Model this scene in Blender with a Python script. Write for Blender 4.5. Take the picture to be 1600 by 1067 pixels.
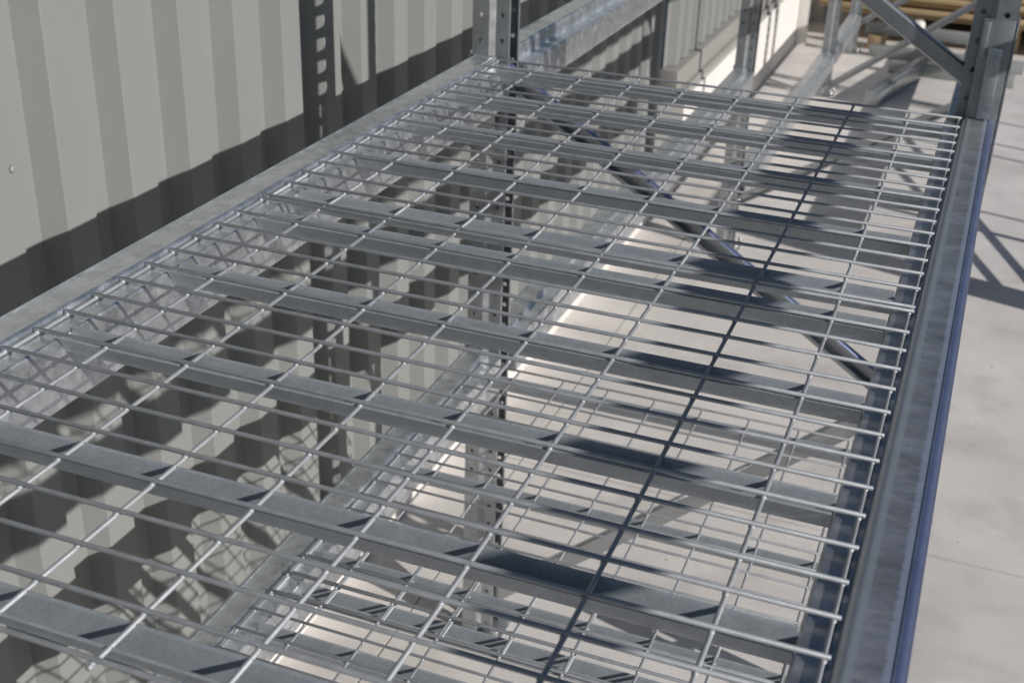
import bpy, bmesh, math, random
from mathutils import Vector, Matrix
random.seed(7)
for o in list(bpy.data.objects): bpy.data.objects.remove(o)
scn = bpy.context.scene
COL = scn.collection
D = 1.45                                   # height of the upper mesh deck above the ground

# ------------------------------------------------------------ camera, sky, sun, exposure
cd = bpy.data.cameras.new('camera'); cam = bpy.data.objects.new('camera', cd); COL.objects.link(cam)
scn.camera = cam
Rr = [(0.9317, 0.3620, 0.0315), (0.1875, -0.4047, -0.8950), (-0.3112, 0.8398, -0.4449)]
right, down, fwd = [Vector(r).normalized() for r in Rr]
m = Matrix((right, -down, -fwd)).transposed().to_4x4()
m.translation = Vector((0.9167, -1.4299, D + 0.6101))
cam.matrix_world = m
cd.sensor_width = 36.0; cd.lens = 44.24; cd.clip_start = 0.02; cd.clip_end = 800
cd.dof.use_dof = True; cd.dof.focus_distance = 1.45; cd.dof.aperture_fstop = 10.0

SUN = Vector((1.0, -0.275, 0.445)).normalized()
el = math.asin(SUN.z); az = math.atan2(SUN.x, SUN.y)
w = bpy.data.worlds.new('World'); scn.world = w; w.use_nodes = True
nt = w.node_tree; bg = nt.nodes['Background']
sky = nt.nodes.new('ShaderNodeTexSky'); sky.sky_type = 'NISHITA'; sky.sun_disc = False
sky.sun_elevation = el; sky.sun_rotation = az; sky.air_density = 1.0; sky.dust_density = 0.15; sky.ozone_density = 2.0
nt.links.new(sky.outputs[0], bg.inputs[0]); bg.inputs[1].default_value = 0.043
sl = bpy.data.lights.new('sun', 'SUN'); sl.energy = 4.4; sl.angle = math.radians(0.5); sl.color = (1.0, 0.96, 0.915)
so = bpy.data.objects.new('sun', sl); COL.objects.link(so)
so.rotation_euler = SUN.to_track_quat('Z', 'Y').to_euler()
scn.view_settings.view_transform = 'Standard'; scn.view_settings.look = 'None'
scn.view_settings.exposure = 0.12; scn.view_settings.gamma = 1.0
scn.view_settings.use_curve_mapping = False

# ------------------------------------------------------------ materials
def mat(name, col, rough=0.5, metal=0.0, var=0.0, vscale=8.0, bump=0.0, bscale=60.0, spangle=0.0, sscale=90.0,
        rvar=0.0, stain=None, stretch=(1, 1, 1), bdist=0.004, spec=0.5):
    mt = bpy.data.materials.new(name); mt.use_nodes = True
    n = mt.node_tree.nodes; L = mt.node_tree.links; b = n['Principled BSDF']
    b.inputs['Roughness'].default_value = rough; b.inputs['Metallic'].default_value = metal
    b.inputs['Base Color'].default_value = (*col, 1)
    b.inputs['Specular IOR Level'].default_value = spec
    geo = n.new('ShaderNodeNewGeometry'); mp = n.new('ShaderNodeMapping'); L.new(geo.outputs['Position'], mp.inputs[0])
    mp.inputs['Scale'].default_value = stretch
    def noise(sc, det=4, ro=0.55, seed=0.0):
        t = n.new('ShaderNodeTexNoise'); t.inputs['Scale'].default_value = sc; t.inputs['Detail'].default_value = det
        t.inputs['Roughness'].default_value = ro
        if seed:
            a = n.new('ShaderNodeVectorMath'); a.operation = 'ADD'; a.inputs[1].default_value = (seed, seed * 1.7, seed * 0.3)
            L.new(mp.outputs[0], a.inputs[0]); L.new(a.outputs[0], t.inputs['Vector'])
        else: L.new(mp.outputs[0], t.inputs['Vector'])
        return t.outputs['Fac']
    def mrange(v, a, b_, lo, hi):
        r = n.new('ShaderNodeMapRange'); L.new(v, r.inputs[0])
        r.inputs[1].default_value = a; r.inputs[2].default_value = b_; r.inputs[3].default_value = lo; r.inputs[4].default_value = hi
        return r.outputs[0]
    def mul(a, c):
        x = n.new('ShaderNodeMath'); x.operation = 'MULTIPLY'; L.new(a, x.inputs[0]); L.new(c, x.inputs[1]); return x.outputs[0]
    fac = None
    if var: fac = mrange(noise(vscale), 0.25, 0.75, 1 - var, 1 + var)
    if spangle:
        v = n.new('ShaderNodeTexVoronoi'); v.inputs['Scale'].default_value = sscale; L.new(mp.outputs[0], v.inputs['Vector'])
        sp = n.new('ShaderNodeSeparateColor'); L.new(v.outputs['Color'], sp.inputs[0])
        s = mrange(sp.outputs[0], 0, 1, 1 - spangle, 1 + spangle)
        fac = mul(fac, s) if fac else s
    out = None
    if fac:
        mx = n.new('ShaderNodeVectorMath'); mx.operation = 'SCALE'; mx.inputs[0].default_value = col; L.new(fac, mx.inputs['Scale'])
        out = mx.outputs[0]
    if stain:
        sc_, (lo, hi), scol, amt = stain
        f = mrange(noise(sc_, 6, 0.65, 3.3), lo, hi, 0, amt)
        mi = n.new('ShaderNodeMix'); mi.data_type = 'RGBA'; L.new(f, mi.inputs['Factor'])
        if out: L.new(out, mi.inputs[6])
        else: mi.inputs[6].default_value = (*col, 1)
        mi.inputs[7].default_value = (*scol, 1); out = mi.outputs[2]
    if out: L.new(out, b.inputs['Base Color'])
    if rvar: L.new(mrange(noise(vscale * 2.3, 5, 0.6, 5.1), 0.3, 0.7, max(0.03, rough - rvar), rough + rvar), b.inputs['Roughness'])
    if bump:
        bp = n.new('ShaderNodeBump'); bp.inputs['Strength'].default_value = bump; bp.inputs['Distance'].default_value = bdist
        L.new(noise(bscale, 5, 0.6, 1.1), bp.inputs['Height']); L.new(bp.outputs[0], b.inputs['Normal'])
    return mt

M = {}
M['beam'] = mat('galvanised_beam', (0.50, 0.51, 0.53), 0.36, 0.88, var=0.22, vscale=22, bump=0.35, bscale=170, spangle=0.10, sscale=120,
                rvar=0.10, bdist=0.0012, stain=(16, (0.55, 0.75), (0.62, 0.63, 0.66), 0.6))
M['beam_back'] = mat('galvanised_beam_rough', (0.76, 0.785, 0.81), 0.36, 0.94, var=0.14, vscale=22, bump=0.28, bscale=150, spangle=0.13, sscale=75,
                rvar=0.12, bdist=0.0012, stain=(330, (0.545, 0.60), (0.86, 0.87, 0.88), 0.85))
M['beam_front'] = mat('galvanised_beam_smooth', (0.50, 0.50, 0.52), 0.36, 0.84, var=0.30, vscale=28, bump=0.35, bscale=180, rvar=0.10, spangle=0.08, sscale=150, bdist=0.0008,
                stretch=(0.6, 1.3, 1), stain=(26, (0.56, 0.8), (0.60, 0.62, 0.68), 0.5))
def band(mt, x0, x1, soft, col, rough, nsc, thr, amt):
    """a strip of worn / frosted zinc, or of painted reflection and shading, along the beam between x0 and x1, ragged at its edges"""
    n = mt.node_tree.nodes; L = mt.node_tree.links; b = n['Principled BSDF']
    geo = n.new('ShaderNodeNewGeometry'); sx = n.new('ShaderNodeSeparateXYZ'); L.new(geo.outputs['Position'], sx.inputs[0])
    mp = n.new('ShaderNodeMapping'); L.new(geo.outputs['Position'], mp.inputs[0]); mp.inputs['Scale'].default_value = (0.35, 1, 1)
    t = n.new('ShaderNodeTexNoise'); t.inputs['Scale'].default_value = nsc; t.inputs['Detail'].default_value = 5; L.new(mp.outputs[0], t.inputs['Vector'])
    wob = n.new('ShaderNodeMath'); wob.operation = 'MULTIPLY_ADD'; L.new(t.outputs[0], wob.inputs[0]); wob.inputs[1].default_value = soft * 2.2; L.new(sx.outputs[0], wob.inputs[2])
    def mr(v, a, c):
        m_ = n.new('ShaderNodeMapRange'); L.new(v, m_.inputs[0]); m_.inputs[1].default_value = a; m_.inputs[2].default_value = c; return m_.outputs[0]
    a = mr(wob.outputs[0], x0 + soft * 1.1 - soft / 3, x0 + soft * 1.1 + soft / 3); c = mr(sx.outputs[0], x1, x1 - 0.0006)
    f = n.new('ShaderNodeMath'); f.operation = 'MULTIPLY'; L.new(a, f.inputs[0]); L.new(c, f.inputs[1])
    g_ = n.new('ShaderNodeMath'); g_.operation = 'MULTIPLY'; L.new(f.outputs[0], g_.inputs[0]); g_.inputs[1].default_value = amt
    src = b.inputs['Base Color'].links[0].from_socket
    mi = n.new('ShaderNodeMix'); mi.data_type = 'RGBA'; L.new(g_.outputs[0], mi.inputs['Factor']); L.new(src, mi.inputs[6]); mi.inputs[7].default_value = (*col, 1)
    L.new(mi.outputs[2], b.inputs['Base Color'])
    rs = b.inputs['Roughness'].links[0].from_socket
    mf = n.new('ShaderNodeMix'); L.new(g_.outputs[0], mf.inputs['Factor']); L.new(rs, mf.inputs[2]); mf.inputs[3].default_value = rough; L.new(mf.outputs[0], b.inputs['Roughness'])
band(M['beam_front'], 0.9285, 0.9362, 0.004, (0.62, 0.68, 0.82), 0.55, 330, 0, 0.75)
band(M['beam_front'], 0.9366, 0.9500, 0.0004, (0.19, 0.25, 0.50), 0.30, 200, 0, 0.8)  # blue sky reflection painted into the outer edge colour
M['brace_sky'] = mat('sky_tinted_zinc', (0.21, 0.25, 0.40), 0.34, 0.75, var=0.15, vscale=30)  # reflected blue sky put into the colour of a brace flange
band(M['beam_front'], 0.8930, 0.9085, 0.0008, (0.52, 0.55, 0.57), 0.48, 120, 0, 0.75)  # paler shading of the rounded inner edge, painted as colour
M['wire'] = mat('zinc_plated_wire', (0.37, 0.385, 0.405), 0.60, 0.55, var=0.15, vscale=60, bump=0.25, bscale=420, bdist=0.0006, rvar=0.08)
M['channel'] = mat('galvanised_deck_channel', (0.370, 0.400, 0.430), 0.55, 0.50, var=0.10, vscale=30, bump=0.25, bscale=700, spangle=0.07, sscale=420,
                   rvar=0.06, bdist=0.0006, spec=0.2)
M['post'] = mat('galvanised_upright', (0.34, 0.355, 0.37), 0.42, 0.75, var=0.16, vscale=14, bump=0.12, bscale=120, spangle=0.05, sscale=160,
                rvar=0.10, bdist=0.001)
M['brace'] = mat('bright_zinc_brace', (0.40, 0.415, 0.43), 0.30, 0.80, var=0.08, vscale=10, bump=0.04, bscale=30, rvar=0.04, bdist=0.001)
M['bolt'] = mat('zinc_bolt', (0.55, 0.55, 0.55), 0.3, 0.9)
M['clad'] = mat('grey_painted_cladding', (0.213, 0.218, 0.212), 0.5, 0.0, var=0.05, vscale=3, bump=0.04, bscale=12, bdist=0.004,
                stretch=(1, 1, 0.35), stain=(5, (0.55, 0.8), (0.185, 0.18, 0.165), 0.35), spec=0.3)
M['rail'] = mat('grey_painted_sill', (0.25, 0.24, 0.225), 0.45, 0.0, var=0.05, vscale=5)
M['white'] = mat('white_painted_concrete', (0.66, 0.63, 0.60), 0.7, 0.0, var=0.05, vscale=4, bump=0.1, bscale=40)
M['dark_ground'] = mat('bounce_cutting_ground', (0.055, 0.055, 0.056), 0.9, 0.0, var=0.2, vscale=3, bump=0.3, bscale=200)  # unseen dark ground added beyond the slabs to cut bounced light
M['ground'] = mat('pale_concrete_ground', (0.65, 0.615, 0.585), 0.85, 0.0, var=0.13, vscale=2.4, bump=0.15, bscale=90, bdist=0.003,
                  stain=(3.1, (0.50, 0.74), (0.43, 0.40, 0.375), 0.7), spec=0.25)
M['joint'] = mat('joint_filler', (0.62, 0.58, 0.53), 0.9, 0.0)
M['ply'] = mat('weathered_plywood', (0.46, 0.34, 0.19), 0.75, 0.0, var=0.22, vscale=5, bump=0.2, bscale=30, stretch=(0.25, 3, 3))
M['timber'] = mat('weathered_timber', (0.40, 0.29, 0.17), 0.8, 0.0, var=0.3, vscale=6, stretch=(0.2, 3, 3))
M['steelgrey'] = mat('painted_grey_steel', (0.30, 0.32, 0.31), 0.5, 0.2, var=0.1, vscale=9)
M['stone'] = mat('pale_concrete_block', (0.45, 0.46, 0.42), 0.8, 0.0, var=0.15, vscale=6)

# ------------------------------------------------------------ helpers
def tag(o, label=None, cat=None, group=None, kind=None):
    if label: o['label'] = label
    if cat: o['category'] = cat
    if group: o['group'] = group
    if kind: o['kind'] = kind
    return o
def empty(name, loc, label, cat, group=None):
    o = bpy.data.objects.new(name, None); COL.objects.link(o); o.location = loc; o.empty_display_size = 0.1
    return tag(o, label, cat, group)
def mesh(name, verts, faces, m, smooth=None):
    me = bpy.data.meshes.new(name); me.from_pydata([tuple(v) for v in verts], [], faces); me.materials.append(m)
    bm = bmesh.new(); bm.from_mesh(me); bmesh.ops.recalc_face_normals(bm, faces=bm.faces); bm.to_mesh(me); bm.free()
    if smooth is not None:
        me.shade_smooth(); me.set_sharp_from_angle(angle=math.radians(smooth))
    return me
WP = {}
def wpos(o): return WP.get(o.name, Vector(o.location)) if o else Vector((0, 0, 0))
def put(name, me, parent=None, loc=(0, 0, 0), rot=None):
    """loc is in world coordinates; parents carry no rotation"""
    o = bpy.data.objects.new(name, me); COL.objects.link(o)
    WP[o.name] = Vector(loc)
    if parent: o.parent = parent; o.location = Vector(loc) - wpos(parent)
    else: o.location = loc
    if rot: o.rotation_euler = rot
    return o
def boxdata(x0, x1, y0, y1, z0, z1, bev=0.0):
    return [(x0, y0, z0), (x1, y0, z0), (x1, y1, z0), (x0, y1, z0), (x0, y0, z1), (x1, y0, z1), (x1, y1, z1), (x0, y1, z1)], \
           [(0, 1, 2, 3), (4, 5, 6, 7), (0, 1, 5, 4), (1, 2, 6, 5), (2, 3, 7, 6), (3, 0, 4, 7)]
def bevel_mesh(me, w, seg=2):
    bm = bmesh.new(); bm.from_mesh(me)
    bmesh.ops.bevel(bm, geom=bm.edges[:], offset=w, segments=seg, affect='EDGES', profile=0.5)
    bm.to_mesh(me); bm.free(); me.shade_smooth(); me.set_sharp_from_angle(angle=math.radians(40)); return me
def boxmesh(name, sx, sy, sz, m, bev=0.0):
    """box centred in x and y, base at z=0"""
    v, f = boxdata(-sx / 2, sx / 2, -sy / 2, sy / 2, 0, sz)
    me = mesh(name, v, f, m)
    return bevel_mesh(me, bev) if bev else me
def boxabs(name, x0, x1, y0, y1, z0, z1, m, parent=None, bev=0.0):
    return put(name, boxmesh(name, x1 - x0, y1 - y0, z1 - z0, m, bev), parent, ((x0 + x1) / 2, (y0 + y1) / 2, z0))
def rodmesh(name, r, length, m, axis='X', n=12, cap=0.0):
    """rod from 0 to length along axis with slightly chamfered ends"""
    c = cap or r * 0.35
    rings = [(0, r - c), (c, r), (length - c, r), (length, r - c)]
    vs = []; fs = []
    for (t, rr) in rings:
        for k in range(n):
            a = 2 * math.pi * k / n; p = (t, rr * math.cos(a), rr * math.sin(a))
            vs.append({'X': p, 'Y': (p[1], p[0], p[2]), 'Z': (p[1], p[2], p[0])}[axis])
    for i in range(3):
        for k in range(n): fs.append((i * n + k, i * n + (k + 1) % n, (i + 1) * n + (k + 1) % n, (i + 1) * n + k))
    fs.append(tuple(range(n))); fs.append(tuple(range(3 * n, 4 * n)))
    return mesh(name, vs, fs, m, 50)
def rounded(pts):
    """pts: (x, z, radius) closed polygon -> rounded outline"""
    out = []; n = len(pts)
    for i in range(n):
        p = Vector(pts[i][:2]); r = pts[i][2]
        if r <= 0: out.append(p); continue
        a = (Vector(pts[i - 1][:2]) - p).normalized(); b = (Vector(pts[(i + 1) % n][:2]) - p).normalized()
        th = a.angle(b); t = r / math.tan(th / 2); s = p + a * t; e = p + b * t
        c = p + (a + b).normalized() * (r / math.sin(th / 2))
        va = s - c; vb = e - c; ang = va.angle(vb); seg = max(2, int(6 * ang / 1.57) + 1)
        for k in range(seg + 1):
            f = k / seg; out.append(c + (va * math.sin((1 - f) * ang) + vb * math.sin(f * ang)) / math.sin(ang))
    return out
def prism_y(name, outline, length, m, smooth=35):
    n = len(outline); vs = [(p.x, 0, p.y) for p in outline] + [(p.x, length, p.y) for p in outline]
    fs = [(i, (i + 1) % n, (i + 1) % n + n, i + n) for i in range(n)] + [tuple(range(n)), tuple(range(n, 2 * n))]
    return mesh(name, vs, fs, m, smooth)
def solid(o, t, offset=0):
    s = o.modifiers.new('thickness', 'SOLIDIFY'); s.thickness = t; s.offset = offset; return o

# ------------------------------------------------------------ ground: concrete slabs with joints
g = put('ground', mesh('ground', [(-60, -40, -0.012), (90, -40, -0.012), (90, 160, -0.012), (-60, 160, -0.012)], [(0, 1, 2, 3)], M['dark_ground']))
g['kind'] = 'structure'
slab_me = {}
ys = [-4.3, -1.3, 1.70, 4.70, 7.70, 10.70, 13.7, 16.7]
xs = [-3.2, -0.2, 1.9]
jf = put('joint_filler', mesh('joint_filler', [(-3.2, -4.3, -0.006), (1.9, -4.3, -0.006), (1.9, 16.7, -0.006), (-3.2, 16.7, -0.006)], [(0, 1, 2, 3)], M['joint']), g)
for i in range(len(xs) - 1):
    for j in range(len(ys) - 1):
        sx = xs[i + 1] - xs[i] - 0.006; sy = ys[j + 1] - ys[j] - 0.006; key = (round(sx, 3), round(sy, 3))
        if key not in slab_me: slab_me[key] = boxmesh('slab', sx, sy, 0.011, M['ground'])
        put('slab', slab_me[key], g, ((xs[i] + xs[i + 1]) / 2, (ys[j] + ys[j + 1]) / 2, -0.011))

# ------------------------------------------------------------ corrugated cladding wall
XW = -0.52
def cladding(name, y_from, n, zb, zt, m):
    """n ribs starting at y_from; pan, slope, crest, slope"""
    pr = [(0.0, 0.0), (0.061, 0.0), (0.0835, 0.039), (0.0855, 0.040), (0.156, 0.040), (0.179, 0.001)]
    pts = []
    for k in range(n):
        for (y, h) in pr: pts.append((y_from + k * 0.179 + y, h))
    pts.append((y_from + n * 0.179 + 0.004, 0.001))
    vs = [(h, y - y_from, 0) for y, h in pts] + [(h, y - y_from, zt - zb) for y, h in pts]
    q = len(pts); fs = [(i, i + 1, i + 1 + q, i + q) for i in range(q - 1)]
    return mesh(name, vs, fs, m)
wall = empty('corrugated_wall', (XW, 0, 0), 'grey corrugated metal wall beside the rack, covered in hard rack shadows', 'wall')
Y0 = 0.080 - 0.179 * 22
cm = cladding('cladding_sheet', 0, 5, 0.155, 2.72, M['clad'])
for k in range(9):
    o = put('cladding_sheet', cm, wall, (XW + (0.0008 if k % 2 else 0), Y0 + k * 5 * 0.179, 0.155)); solid(o, 0.0012)
YE = Y0 + 9 * 5 * 0.179                        # end of the near wall, about 4.2
boxabs('bottom_rail', XW - 0.06, XW - 0.004, Y0, YE, 0.12, 0.155, M['rail'], wall)
boxabs('top_rail', XW - 0.06, XW + 0.06, Y0, YE, 2.722, 2.80, M['rail'], wall, 0.004)
boxabs('corner_post', XW - 0.10, XW + 0.02, YE + 0.002, YE + 0.06, 0.12, 2.80, M['rail'], wall, 0.003)
sm = rodmesh('screw', 0.0065, 0.005, M['rail'], 'X', 10)
for k in range(20):
    for z in (0.35, 2.45):
        if random.random() < 0.55: continue
        put('screw', sm, wall, (XW + 0.040, Y0 + 0.1175 + 0.179 * (2 * k + 4), z + 0.01 * random.random()))
put('screw', sm, wall, (XW + 0.040, 0.053, D - 0.051))

kerb = boxabs('white_kerb', XW - 0.16, -0.405, Y0, 4.42, 0.0, 0.115, M['white'], None, 0.004)
tag(kerb, 'low white painted concrete kerb under the near corrugated wall', 'kerb')

wall2 = empty('corrugated_wall', (XW, 4.4, 0), 'second grey corrugated wall section on a tall white base, beyond the end of the near wall', 'wall')
cm2 = cladding('cladding_sheet', 0, 5, 0.58, 2.72, M['clad'])
for k in range(9):
    o = put('cladding_sheet', cm2, wall2, (XW, 4.38 + k * 5 * 0.179, 0.58)); solid(o, 0.0012)
boxabs('sill', XW - 0.09, XW + 0.075, 4.375, 7.78, 0.475, 0.575, M['rail'], wall2, 0.004)
boxabs('sill_lip', XW - 0.09, XW + 0.092, 4.376, 7.779, 0.44, 0.473, M['rail'], wall2, 0.004)
boxabs('base_wall', XW - 0.12, XW + 0.108, 4.425, 7.78, 0.0, 0.438, M['white'], wall2)
boxabs('base_wall', XW - 0.12, XW + 0.06, 8.75, 12.5, 0.0, 0.438, M['white'], wall2)
for k in range(10):
    put('screw', sm, wall2, (XW + 0.040, 4.38 + 0.1175 + 0.358 * k, 0.66))
fr = empty('door_frame', (-0.40, 7.9, 0), 'white door frame standing at the far end of the white wall base', 'door frame')
boxabs('jamb', -0.56, -0.34, 7.79, 7.85, 0, 2.3, M['white'], fr, 0.003)
boxabs('jamb', -0.56, -0.34, 8.68, 8.74, 0, 2.3, M['white'], fr, 0.003)
boxabs('lintel', -0.56, -0.34, 7.79, 8.74, 2.302, 2.38, M['white'], fr, 0.003)
boxabs('door_panel', -0.52, -0.48, 7.853, 8.677, 0.02, 2.30, M['white'], fr, 0.003)
boxabs('stop_bead', -0.478, -0.44, 7.853, 7.875, 0.02, 2.30, M['white'], fr, 0.002)

# ------------------------------------------------------------ pallet rack
rack = empty('pallet_rack', (0.45, 0.93, 0), 'galvanised steel pallet rack run standing along the corrugated wall', 'rack')
# upright profile: unrolled strip, web with slots on the outside, stepped sides with round holes
PROF = [(0.070, -0.022), (0.070, -0.030), (0.043, -0.030), (0.034, -0.044), (0.0, -0.044), (0.0, 0.044), (0.034, 0.044), (0.043, 0.030), (0.070, 0.030), (0.070, 0.022)]
HOLES = {2 - 1: ('round', 0.0052), 3: ('round', 0.0052), 4: ('slot', 0.011), 5: ('round', 0.0052), 7: ('round', 0.0052)}
def upright_mesh(hgt):
    P = 0.05; n = int(round(hgt / P)); vs = []; fs = []
    def V(a, b, f, z):
        vs.append((a[0] + (b[0] - a[0]) * f, a[1] + (b[1] - a[1]) * f, z)); return len(vs) - 1
    for s in range(len(PROF) - 1):
        a, b = PROF[s], PROF[s + 1]; W = math.hypot(b[0] - a[0], b[1] - a[1])
        for k in range(n):
            z0 = k * P; z1 = z0 + P
            if s in HOLES:
                kind, r = HOLES[s]; zc = z0 + P / 2
                out = [(0, z0), (0.5, z0), (1, z0), (1, zc), (1, z1), (0.5, z1), (0, z1), (0, zc)]
                inn = []
                for (f, z) in out:
                    dx = (f - 0.5) * 2; dz = 0 if abs(z - zc) < 1e-6 else (1 if z > zc else -1)
                    if kind == 'round':
                        L = math.hypot(dx, dz); inn.append((0.5 + dx / L * r / W, zc + dz / L * r))
                    else:
                        hw = 0.0145 * (0.62 if (dz < 0 and dx) else (0.8 if dx and dz > 0 else 1.0)); inn.append((0.5 + dx * hw / W, zc + dz * (0.0145 if not dx else 0.0125)))
                io = [V(a, b, f, z) for f, z in out]; ii = [V(a, b, f, z) for f, z in inn]
                for q in range(8): fs.append((io[q], io[(q + 1) % 8], ii[(q + 1) % 8], ii[q]))
            else:
                zc = z0 + P / 2
                i = [V(a, b, 0, z0), V(a, b, 1, z0), V(a, b, 1, zc), V(a, b, 1, z1), V(a, b, 0, z1), V(a, b, 0, zc)]
                fs.append(tuple(i))
    me = bpy.data.meshes.new('upright'); me.from_pydata(vs, [], fs); me.materials.append(M['post'])
    bm = bmesh.new(); bm.from_mesh(me); bmesh.ops.remove_doubles(bm, verts=bm.verts, dist=1e-5)
    bmesh.ops.recalc_face_normals(bm, faces=bm.faces); bm.to_mesh(me); bm.free(); me.update(); return me
up_me = upright_mesh(2.65)
plate_me = boxmesh('foot_plate', 0.13, 0.12, 0.006, M['post'], 0.001)
fbolt_me = rodmesh('anchor_bolt', 0.008, 0.035, M['bolt'], 'Z', 10)
XB, XF = -0.047, 0.949
def upright(side, y):
    x = XB if side == 'b' else XF
    o = put('upright', up_me, rack, (x, y, 0.007), (0, 0, 0 if side == 'b' else math.pi)); solid(o, 0.0022)
    s = 1 if side == 'b' else -1
    p = put('foot_plate', plate_me, o, (x, y, 0.007)); p.location = (0.035, 0, -0.0065)
    for dy in (-0.05, 0.05):
        b = put('anchor_bolt', fbolt_me, o, (0, 0, 0)); b.location = (0.09, dy, -0.003)
    return o
FRAMES = [-1.85, 0.93, 3.72, 6.50, 7.76]
ups = {}
for y in FRAMES:
    for s in 'bf': ups[s, y] = upright(s, y)

# step beams: box with rolled corners and a ledge that carries the decks
def beam_outline(side, ledge=0.0075):
    pts = [(-0.047, 0.003, 0.010), (0.006, 0.003, 0.007 if side == 'b' else 0.0095), (0.006, -ledge, 0.0005), (0.036, -ledge, 0.004), (0.036, -0.092, 0.006), (-0.047, -0.092, 0.008)]
    out = rounded([(x, z, r) for x, z, r in pts])
    # folded seam of the outer section on the top face
    res = []
    for i, p in enumerate(out):
        res.append(p)
        q = out[(i + 1) % len(out)]
        if abs(p.y - 0.003) < 1e-5 and abs(q.y - 0.003) < 1e-5 and abs(p.x - q.x) > 0.02:
            res += [Vector((-0.0375, 0.003)), Vector((-0.0366, 0.0017)), Vector((-0.0358, 0.0017)), Vector((-0.0354, 0.0021)), Vector((q.x - 0.002, 0.0021))]
    if side == 'f': res = [Vector((0.899 - p.x, p.y)) for p in res]
    return res
conn_me = boxmesh('connector', 0.050, 0.004, 0.20, M['post'], 0.0008)
connhi_me = boxmesh('connector', 0.052, 0.004, 0.30, M['post'], 0.0008)
wrap_me = boxmesh('connector_leg', 0.0035, 0.046, 0.20, M['post'], 0.0008)
wraphi_me = boxmesh('connector_leg', 0.0035, 0.046, 0.27, M['post'], 0.0008)
beam_me = {}
def beam(side, y0, y1, z, hi=False, ledge=0.0075):
    """beam between the two frames at y0, y1 with top datum z"""
    a, b = y0 + 0.0495, y1 - 0.0495; L = b - a; key = (side, round(L, 3), ledge)
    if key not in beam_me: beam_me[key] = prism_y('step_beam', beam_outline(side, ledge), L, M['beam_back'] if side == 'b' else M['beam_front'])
    o = put('step_beam', beam_me[key], rack, (0, a, z))
    xc = -0.020 if side == 'b' else 0.9225
    xo = XB - 0.0032 if side == 'b' else XF + 0.0032
    for (yy, s) in ((b + 0.0022, 1), (a - 0.0022, -1)):
        h = hi and s == 1
        put('connector', connhi_me if h else conn_me, o, (xc, yy, z - (0.125 if h else 0.195)))
        put('connector_leg', wraphi_me if h else wrap_me, o, (xo, yy + s * 0.023, z - (0.095 if h else 0.19)))
        if h:
            r = boxmesh('hook_rib', 0.023, 0.010, 0.125, M['beam'], 0.002)
            put('hook_rib', r, o, (0.9245, yy - 0.0072, z + 0.004))
            put('safety_lug', boxmesh('safety_lug', 0.010, 0.005, 0.06, M['post'], 0.001), o, (0.9035, yy - 0.0045, z + 0.110))
    return o
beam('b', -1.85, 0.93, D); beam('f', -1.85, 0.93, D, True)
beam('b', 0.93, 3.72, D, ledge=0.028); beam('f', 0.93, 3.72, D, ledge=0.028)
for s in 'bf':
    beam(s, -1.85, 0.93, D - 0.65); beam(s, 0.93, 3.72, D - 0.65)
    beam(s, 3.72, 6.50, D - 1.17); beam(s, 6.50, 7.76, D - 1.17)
kp = boxabs('kick_strip', 0.954, 0.973, -1.78, 0.29, D - 0.74, D - 0.655, M['beam'], rack, 0.002)

# braces: channels open towards the front of the photograph, zig-zagging between the uprights
def brace_mesh(L, m, flip=False, blue=False, wv=0.020, d=0.018):
    e = math.copysign(1, d)
    prof = [(-wv + 0.007, -d / 2 + 0.0), (-wv + 0.0015, -d / 2), (-wv, -d / 2 + 0.0015 * e), (-wv, d / 2 - 0.003 * e), (-wv + 0.003, d / 2), (wv - 0.003, d / 2),
            (wv, d / 2 - 0.003 * e), (wv, -d / 2 + 0.0015 * e), (wv - 0.0015, -d / 2), (wv - 0.007, -d / 2)]
    vs = [(0, y, z) for z, y in prof] + [(L, y, z) for z, y in prof]; q = len(prof)
    me = mesh('brace', vs, [(i, i + 1, i + 1 + q, i + q) for i in range(q - 1)], m)
    if not blue: return me
    me.materials.append(M['brace_sky'])
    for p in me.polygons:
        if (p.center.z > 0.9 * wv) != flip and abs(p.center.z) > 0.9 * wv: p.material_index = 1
    return me
bb_me = rodmesh('bolt', 0.0075, 0.012, M['bolt'], 'Y', 8)
def brace(y, p0, p1, flip=False, blue=False, back=False, wv=0.020):
    """p0, p1 = (x, z above deck datum)"""
    dx, dz = p1[0] - p0[0], p1[1] - p0[1]; L = math.hypot(dx, dz)
    o = put('brace', brace_mesh(L, M['brace'], flip, blue, wv, -0.018 if back else 0.018), rack, (p0[0], y, D + p0[1]), (math.pi if flip else 0, -math.atan2(dz, dx), 0)); solid(o, 0.0018)
    for t in (0.02, L - 0.02):
        b = put('bolt', bb_me, o, (0, 0, 0)); b.location = (t, 0.002, 0)
brace(0.93, (0.0, 0.625), (0.90, 0.052), True, wv=0.0145)
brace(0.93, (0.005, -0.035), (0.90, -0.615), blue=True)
brace(0.93, (0.005, -1.355), (0.90, -0.585), back=True)
for y in (-1.85, 3.72):
    brace(y, (0.005, -0.02), (0.90, 0.56)); brace(y, (0.90, -0.60), (0.005, -0.04)); brace(y, (0.005, -1.24), (0.90, -0.66))
brace(6.50, (0.005, -1.40), (0.90, -0.72)); brace(6.50, (0.90, -0.68), (0.005, -0.06))
brace(7.76, (0.005, -1.25), (0.90, -0.66)); brace(7.76, (0.90, -0.62), (0.005, -0.05))

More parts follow.
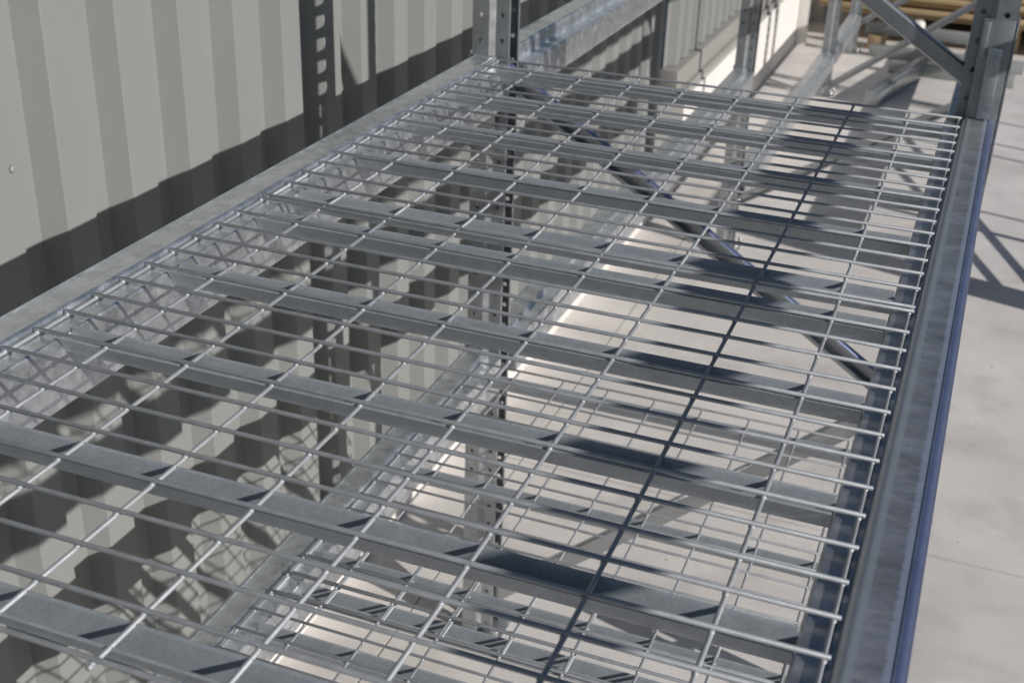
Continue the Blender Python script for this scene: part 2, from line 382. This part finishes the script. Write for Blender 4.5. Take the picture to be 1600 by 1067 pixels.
# ------------------------------------------------------------ wire mesh decks
XC = 0.4495; RW = 0.0023
ycross = [0.0] + [-(0.0599 + 0.05 * i) for i in range(16)] + [-0.8698]         # 18 cross wires from the far edge
cw_me = rodmesh('cross_wire', RW, 0.8835, M['wire'], 'X', 12)
def long_wire_mesh():
    me = rodmesh('long_wire', RW, 0.884, M['wire'], 'Y', 12)
    bm = bmesh.new(); bm.from_mesh(me)
    for y in ycross:                                   # resistance-weld nuggets under every cross wire
        mt = Matrix.Translation((0, 0.877 + y - 0.0012, 0.0012)) @ Matrix.Diagonal((1.15, 1.35, 0.95, 1))
        bmesh.ops.create_icosphere(bm, subdivisions=2, radius=0.0027, matrix=mt)
    bm.to_mesh(me); bm.free(); me.shade_smooth(); me.set_sharp_from_angle(angle=math.radians(50)); return me
lw_me = long_wire_mesh()
def channel_mesh():
    pr = [(0.0160, -0.0050), (0.0145, -0.0035), (0.0130, -0.0050), (0.0030, -0.0262), (0.0015, -0.0272), (-0.0015, -0.0272), (-0.0030, -0.0262), (-0.0130, -0.0050), (-0.0145, -0.0035), (-0.0160, -0.0050)]
    vs = [(0.0, y, z) for y, z in pr] + [(0.8265, y, z) for y, z in pr]; q = len(pr)
    return mesh('support_channel', vs, [(i, i + 1, i + 1 + q, i + q) for i in range(q - 1)], M['channel'])
ch_me = channel_mesh()
def deck(yfar, z, label):
    t = empty('wire_mesh_deck', (XC, yfar - 0.435, z), label, 'mesh deck', 'wire mesh decks lying on the rack beams')
    for i, y in enumerate(ycross):
        put('cross_wire', cw_me, t, (0.0078 + random.uniform(-0.0008, 0.0008), yfar + y, z), (0, random.uniform(-0.0006, 0.0006), random.uniform(-0.0022, 0.0022)))
    for j in range(10):
        x = 0.0125 if j == 0 else (0.8865 if j == 9 else 0.1 * j + 0.002)
        put('long_wire', lw_me, t, (x, yfar - 0.877, z - 2 * RW + 0.0004), (random.uniform(-0.0006, 0.0006), 0, random.uniform(-0.0022, 0.0022)))
    for yc in (-0.046, -0.246, -0.446, -0.642, -0.8375):
        o = put('support_channel', ch_me, t, (0.0365, yfar + yc, z)); solid(o, 0.0014)
    return t
deck(0.8763, D, 'far panel of the upper wire mesh deck, in front of the two tall posts')
deck(-0.0065, D, 'near panel of the upper wire mesh deck, largest grid in the foreground')
deck(0.822, D - 0.65, 'far wire mesh panel on the lower shelf, seen through the upper deck')
deck(0.109, D - 0.642, 'near wire mesh panel on the lower shelf, overlapping the edge of the panel behind it')

# ------------------------------------------------------------ far end: timber stack, steel bits, block
for k, (x0, x1, y0, y1, nm) in enumerate([(-0.15, 2.3, 8.22, 10.6, 'topmost'), (-0.28, 2.25, 8.15, 10.6, 'second from the top'), (-0.18, 2.3, 8.21, 10.6, 'third from the top'),
                                          (-0.32, 2.2, 8.12, 10.6, 'fourth from the top'), (-0.2, 2.3, 8.19, 10.6, 'lowest')]):
    z = 0.36 - k * 0.042
    o = boxabs('plywood_sheet', x0, x1, y0, y1, z, z + 0.030, M['ply'], None, 0.004)
    tag(o, 'tan plywood sheet, %s in the far stack' % nm, 'plywood sheet', 'plywood sheets stacked at the far end')
for k, x in enumerate((0.15, 1.05, 1.95)):
    o = boxabs('timber_bearer', x - 0.045, x + 0.045, 8.3, 10.5, 0.0, 0.19, M['timber'], None, 0.004)
    tag(o, '%s timber bearer under the plywood stack' % ('left', 'middle', 'right')[k], 'timber bearer', 'bearers under the plywood stack')
for k, (y, x0, x1, z, n) in enumerate([(7.98, 0.05, 1.05, 0.10, 'rear'), (7.72, 0.12, 1.15, 0.0, 'middle'), (7.30, 0.30, 1.10, 0.0, 'front')]):
    v, f = boxdata(-(x1 - x0) / 2, (x1 - x0) / 2, -0.04, 0.04, 0, 0.075)
    me = mesh('loose_beam', v, f, M['steelgrey']); bevel_mesh(me, 0.006)
    o = put('loose_beam', me, None, ((x0 + x1) / 2, y, z + 0.001), (0, 0, -0.05))
    tag(o, '%s of the loose grey steel beams lying crosswise before the plywood stack' % n, 'steel beam', 'loose steel beams on the ground')
bk = boxabs('bearer_block', 0.08, 0.20, 7.92, 8.05, 0.0, 0.099, M['timber'], None, 0.004); tag(bk, 'small timber block under the left end of the rear loose beam', 'timber block')
bk = boxabs('bearer_block', 0.90, 1.02, 7.88, 8.01, 0.0, 0.099, M['timber'], None, 0.004); tag(bk, 'small timber block under the right end of the rear loose beam', 'timber block')
o = put('floor_beam', prism_y('floor_beam', beam_outline('b'), 1.35, M['brace']), None, (0.30, 6.36, 0.094), (0, 0, -math.atan2(0.266, 1.281)))
tag(o, 'single bright zinc beam lying on the concrete floor inside the far rack bay', 'steel beam')
o = boxabs('concrete_block', 1.42, 2.1, 9.0, 9.7, 0.0, 0.85, M['stone'], None, 0.02)
tag(o, 'pale grey green concrete block at the far right edge of the yard', 'concrete block')

# ------------------------------------------------------------ unseen frame added across the aisle to throw the long shadows
XG = 1.62
gf = empty('shadow_frame', (XG, 3.0, 0), 'unseen steel frame added across the aisle to cast shadows on rack and ground', 'shadow caster')
zr = D + 0.445 * (XG - 0.6875)
v, f = boxdata(-0.02, 0.02, -3.4, 3.4, -0.02, 0.02); put('top_rail', bevel_mesh(mesh('top_rail', v, f, M['steelgrey']), 0.004), gf, (XG, 0.9, zr))
def strut(p0, p1, r, name='strut'):
    p0 = Vector(p0); p1 = Vector(p1); L = (p1 - p0).length
    o = put(name, rodmesh(name, r, L, M['steelgrey'], 'Z', 10), gf, p0); o.rotation_euler = (p1 - p0).to_track_quat('Z', 'Y').to_euler(); return o
for y in (-2.48, 4.28): strut((XG, y, 0), (XG, y, zr - 0.02), 0.02, 'post')

v, f = boxdata(-0.03, 0.03, -0.095, 0.095, 0, zr + 0.4); put('shadow_column', bevel_mesh(mesh('shadow_column', v, f, M['steelgrey']), 0.006), gf, (XG + 0.03, 3.57, 0))  # upright added to throw the wide dark band on the ground
strut((XG, 3.68, 0.145), (XG, 5.79, 0.52), 0.012, 'rail'); strut((XG, 3.66, 0.22), (XG, 5.5, 0.574), 0.012, 'rail')
for y in (4.55, 5.51, 5.75, 6.22): strut((XG, y, 0), (XG, y, 0.8 if y > 5 else 0.36), 0.011, 'shadow_pole')  # thin poles added to throw the fine shadow lines
strut((XG, 3.70, 0.8), (XG, 6.22, 0.8), 0.014, 'rail')
tub = put('bucket', rodmesh('bucket', 0.045, 0.10, M['white'], 'Z', 20), None, (0.42, 7.72, 0.176)); tag(tub, 'small round white tub standing by the loose steel beams', 'tub')

# grit scattered on the concrete
vs = []; fs = []
rg = random.Random(3)
for k in range(170):
    x = rg.uniform(-0.35, 1.95); y = rg.uniform(-1.0, 8.0); q = rg.choice((0.002, 0.003, 0.004, 0.007)) * rg.uniform(0.7, 1.3); a = rg.uniform(0, 3.1); b0 = len(vs)
    for t in range(4): vs.append((x + q * math.cos(a + t * 1.57) * rg.uniform(0.7, 1.4), y + q * math.sin(a + t * 1.57), 0.0002))
    vs.append((x, y, 0.0002 + q * 0.7)); fs += [(b0 + t, b0 + (t + 1) % 4, b0 + 4) for t in range(4)]
gr = put('grit', mesh('grit', vs, fs, M['timber'])); tag(gr, 'small dark grit scattered over the pale concrete', 'grit', None, 'stuff')
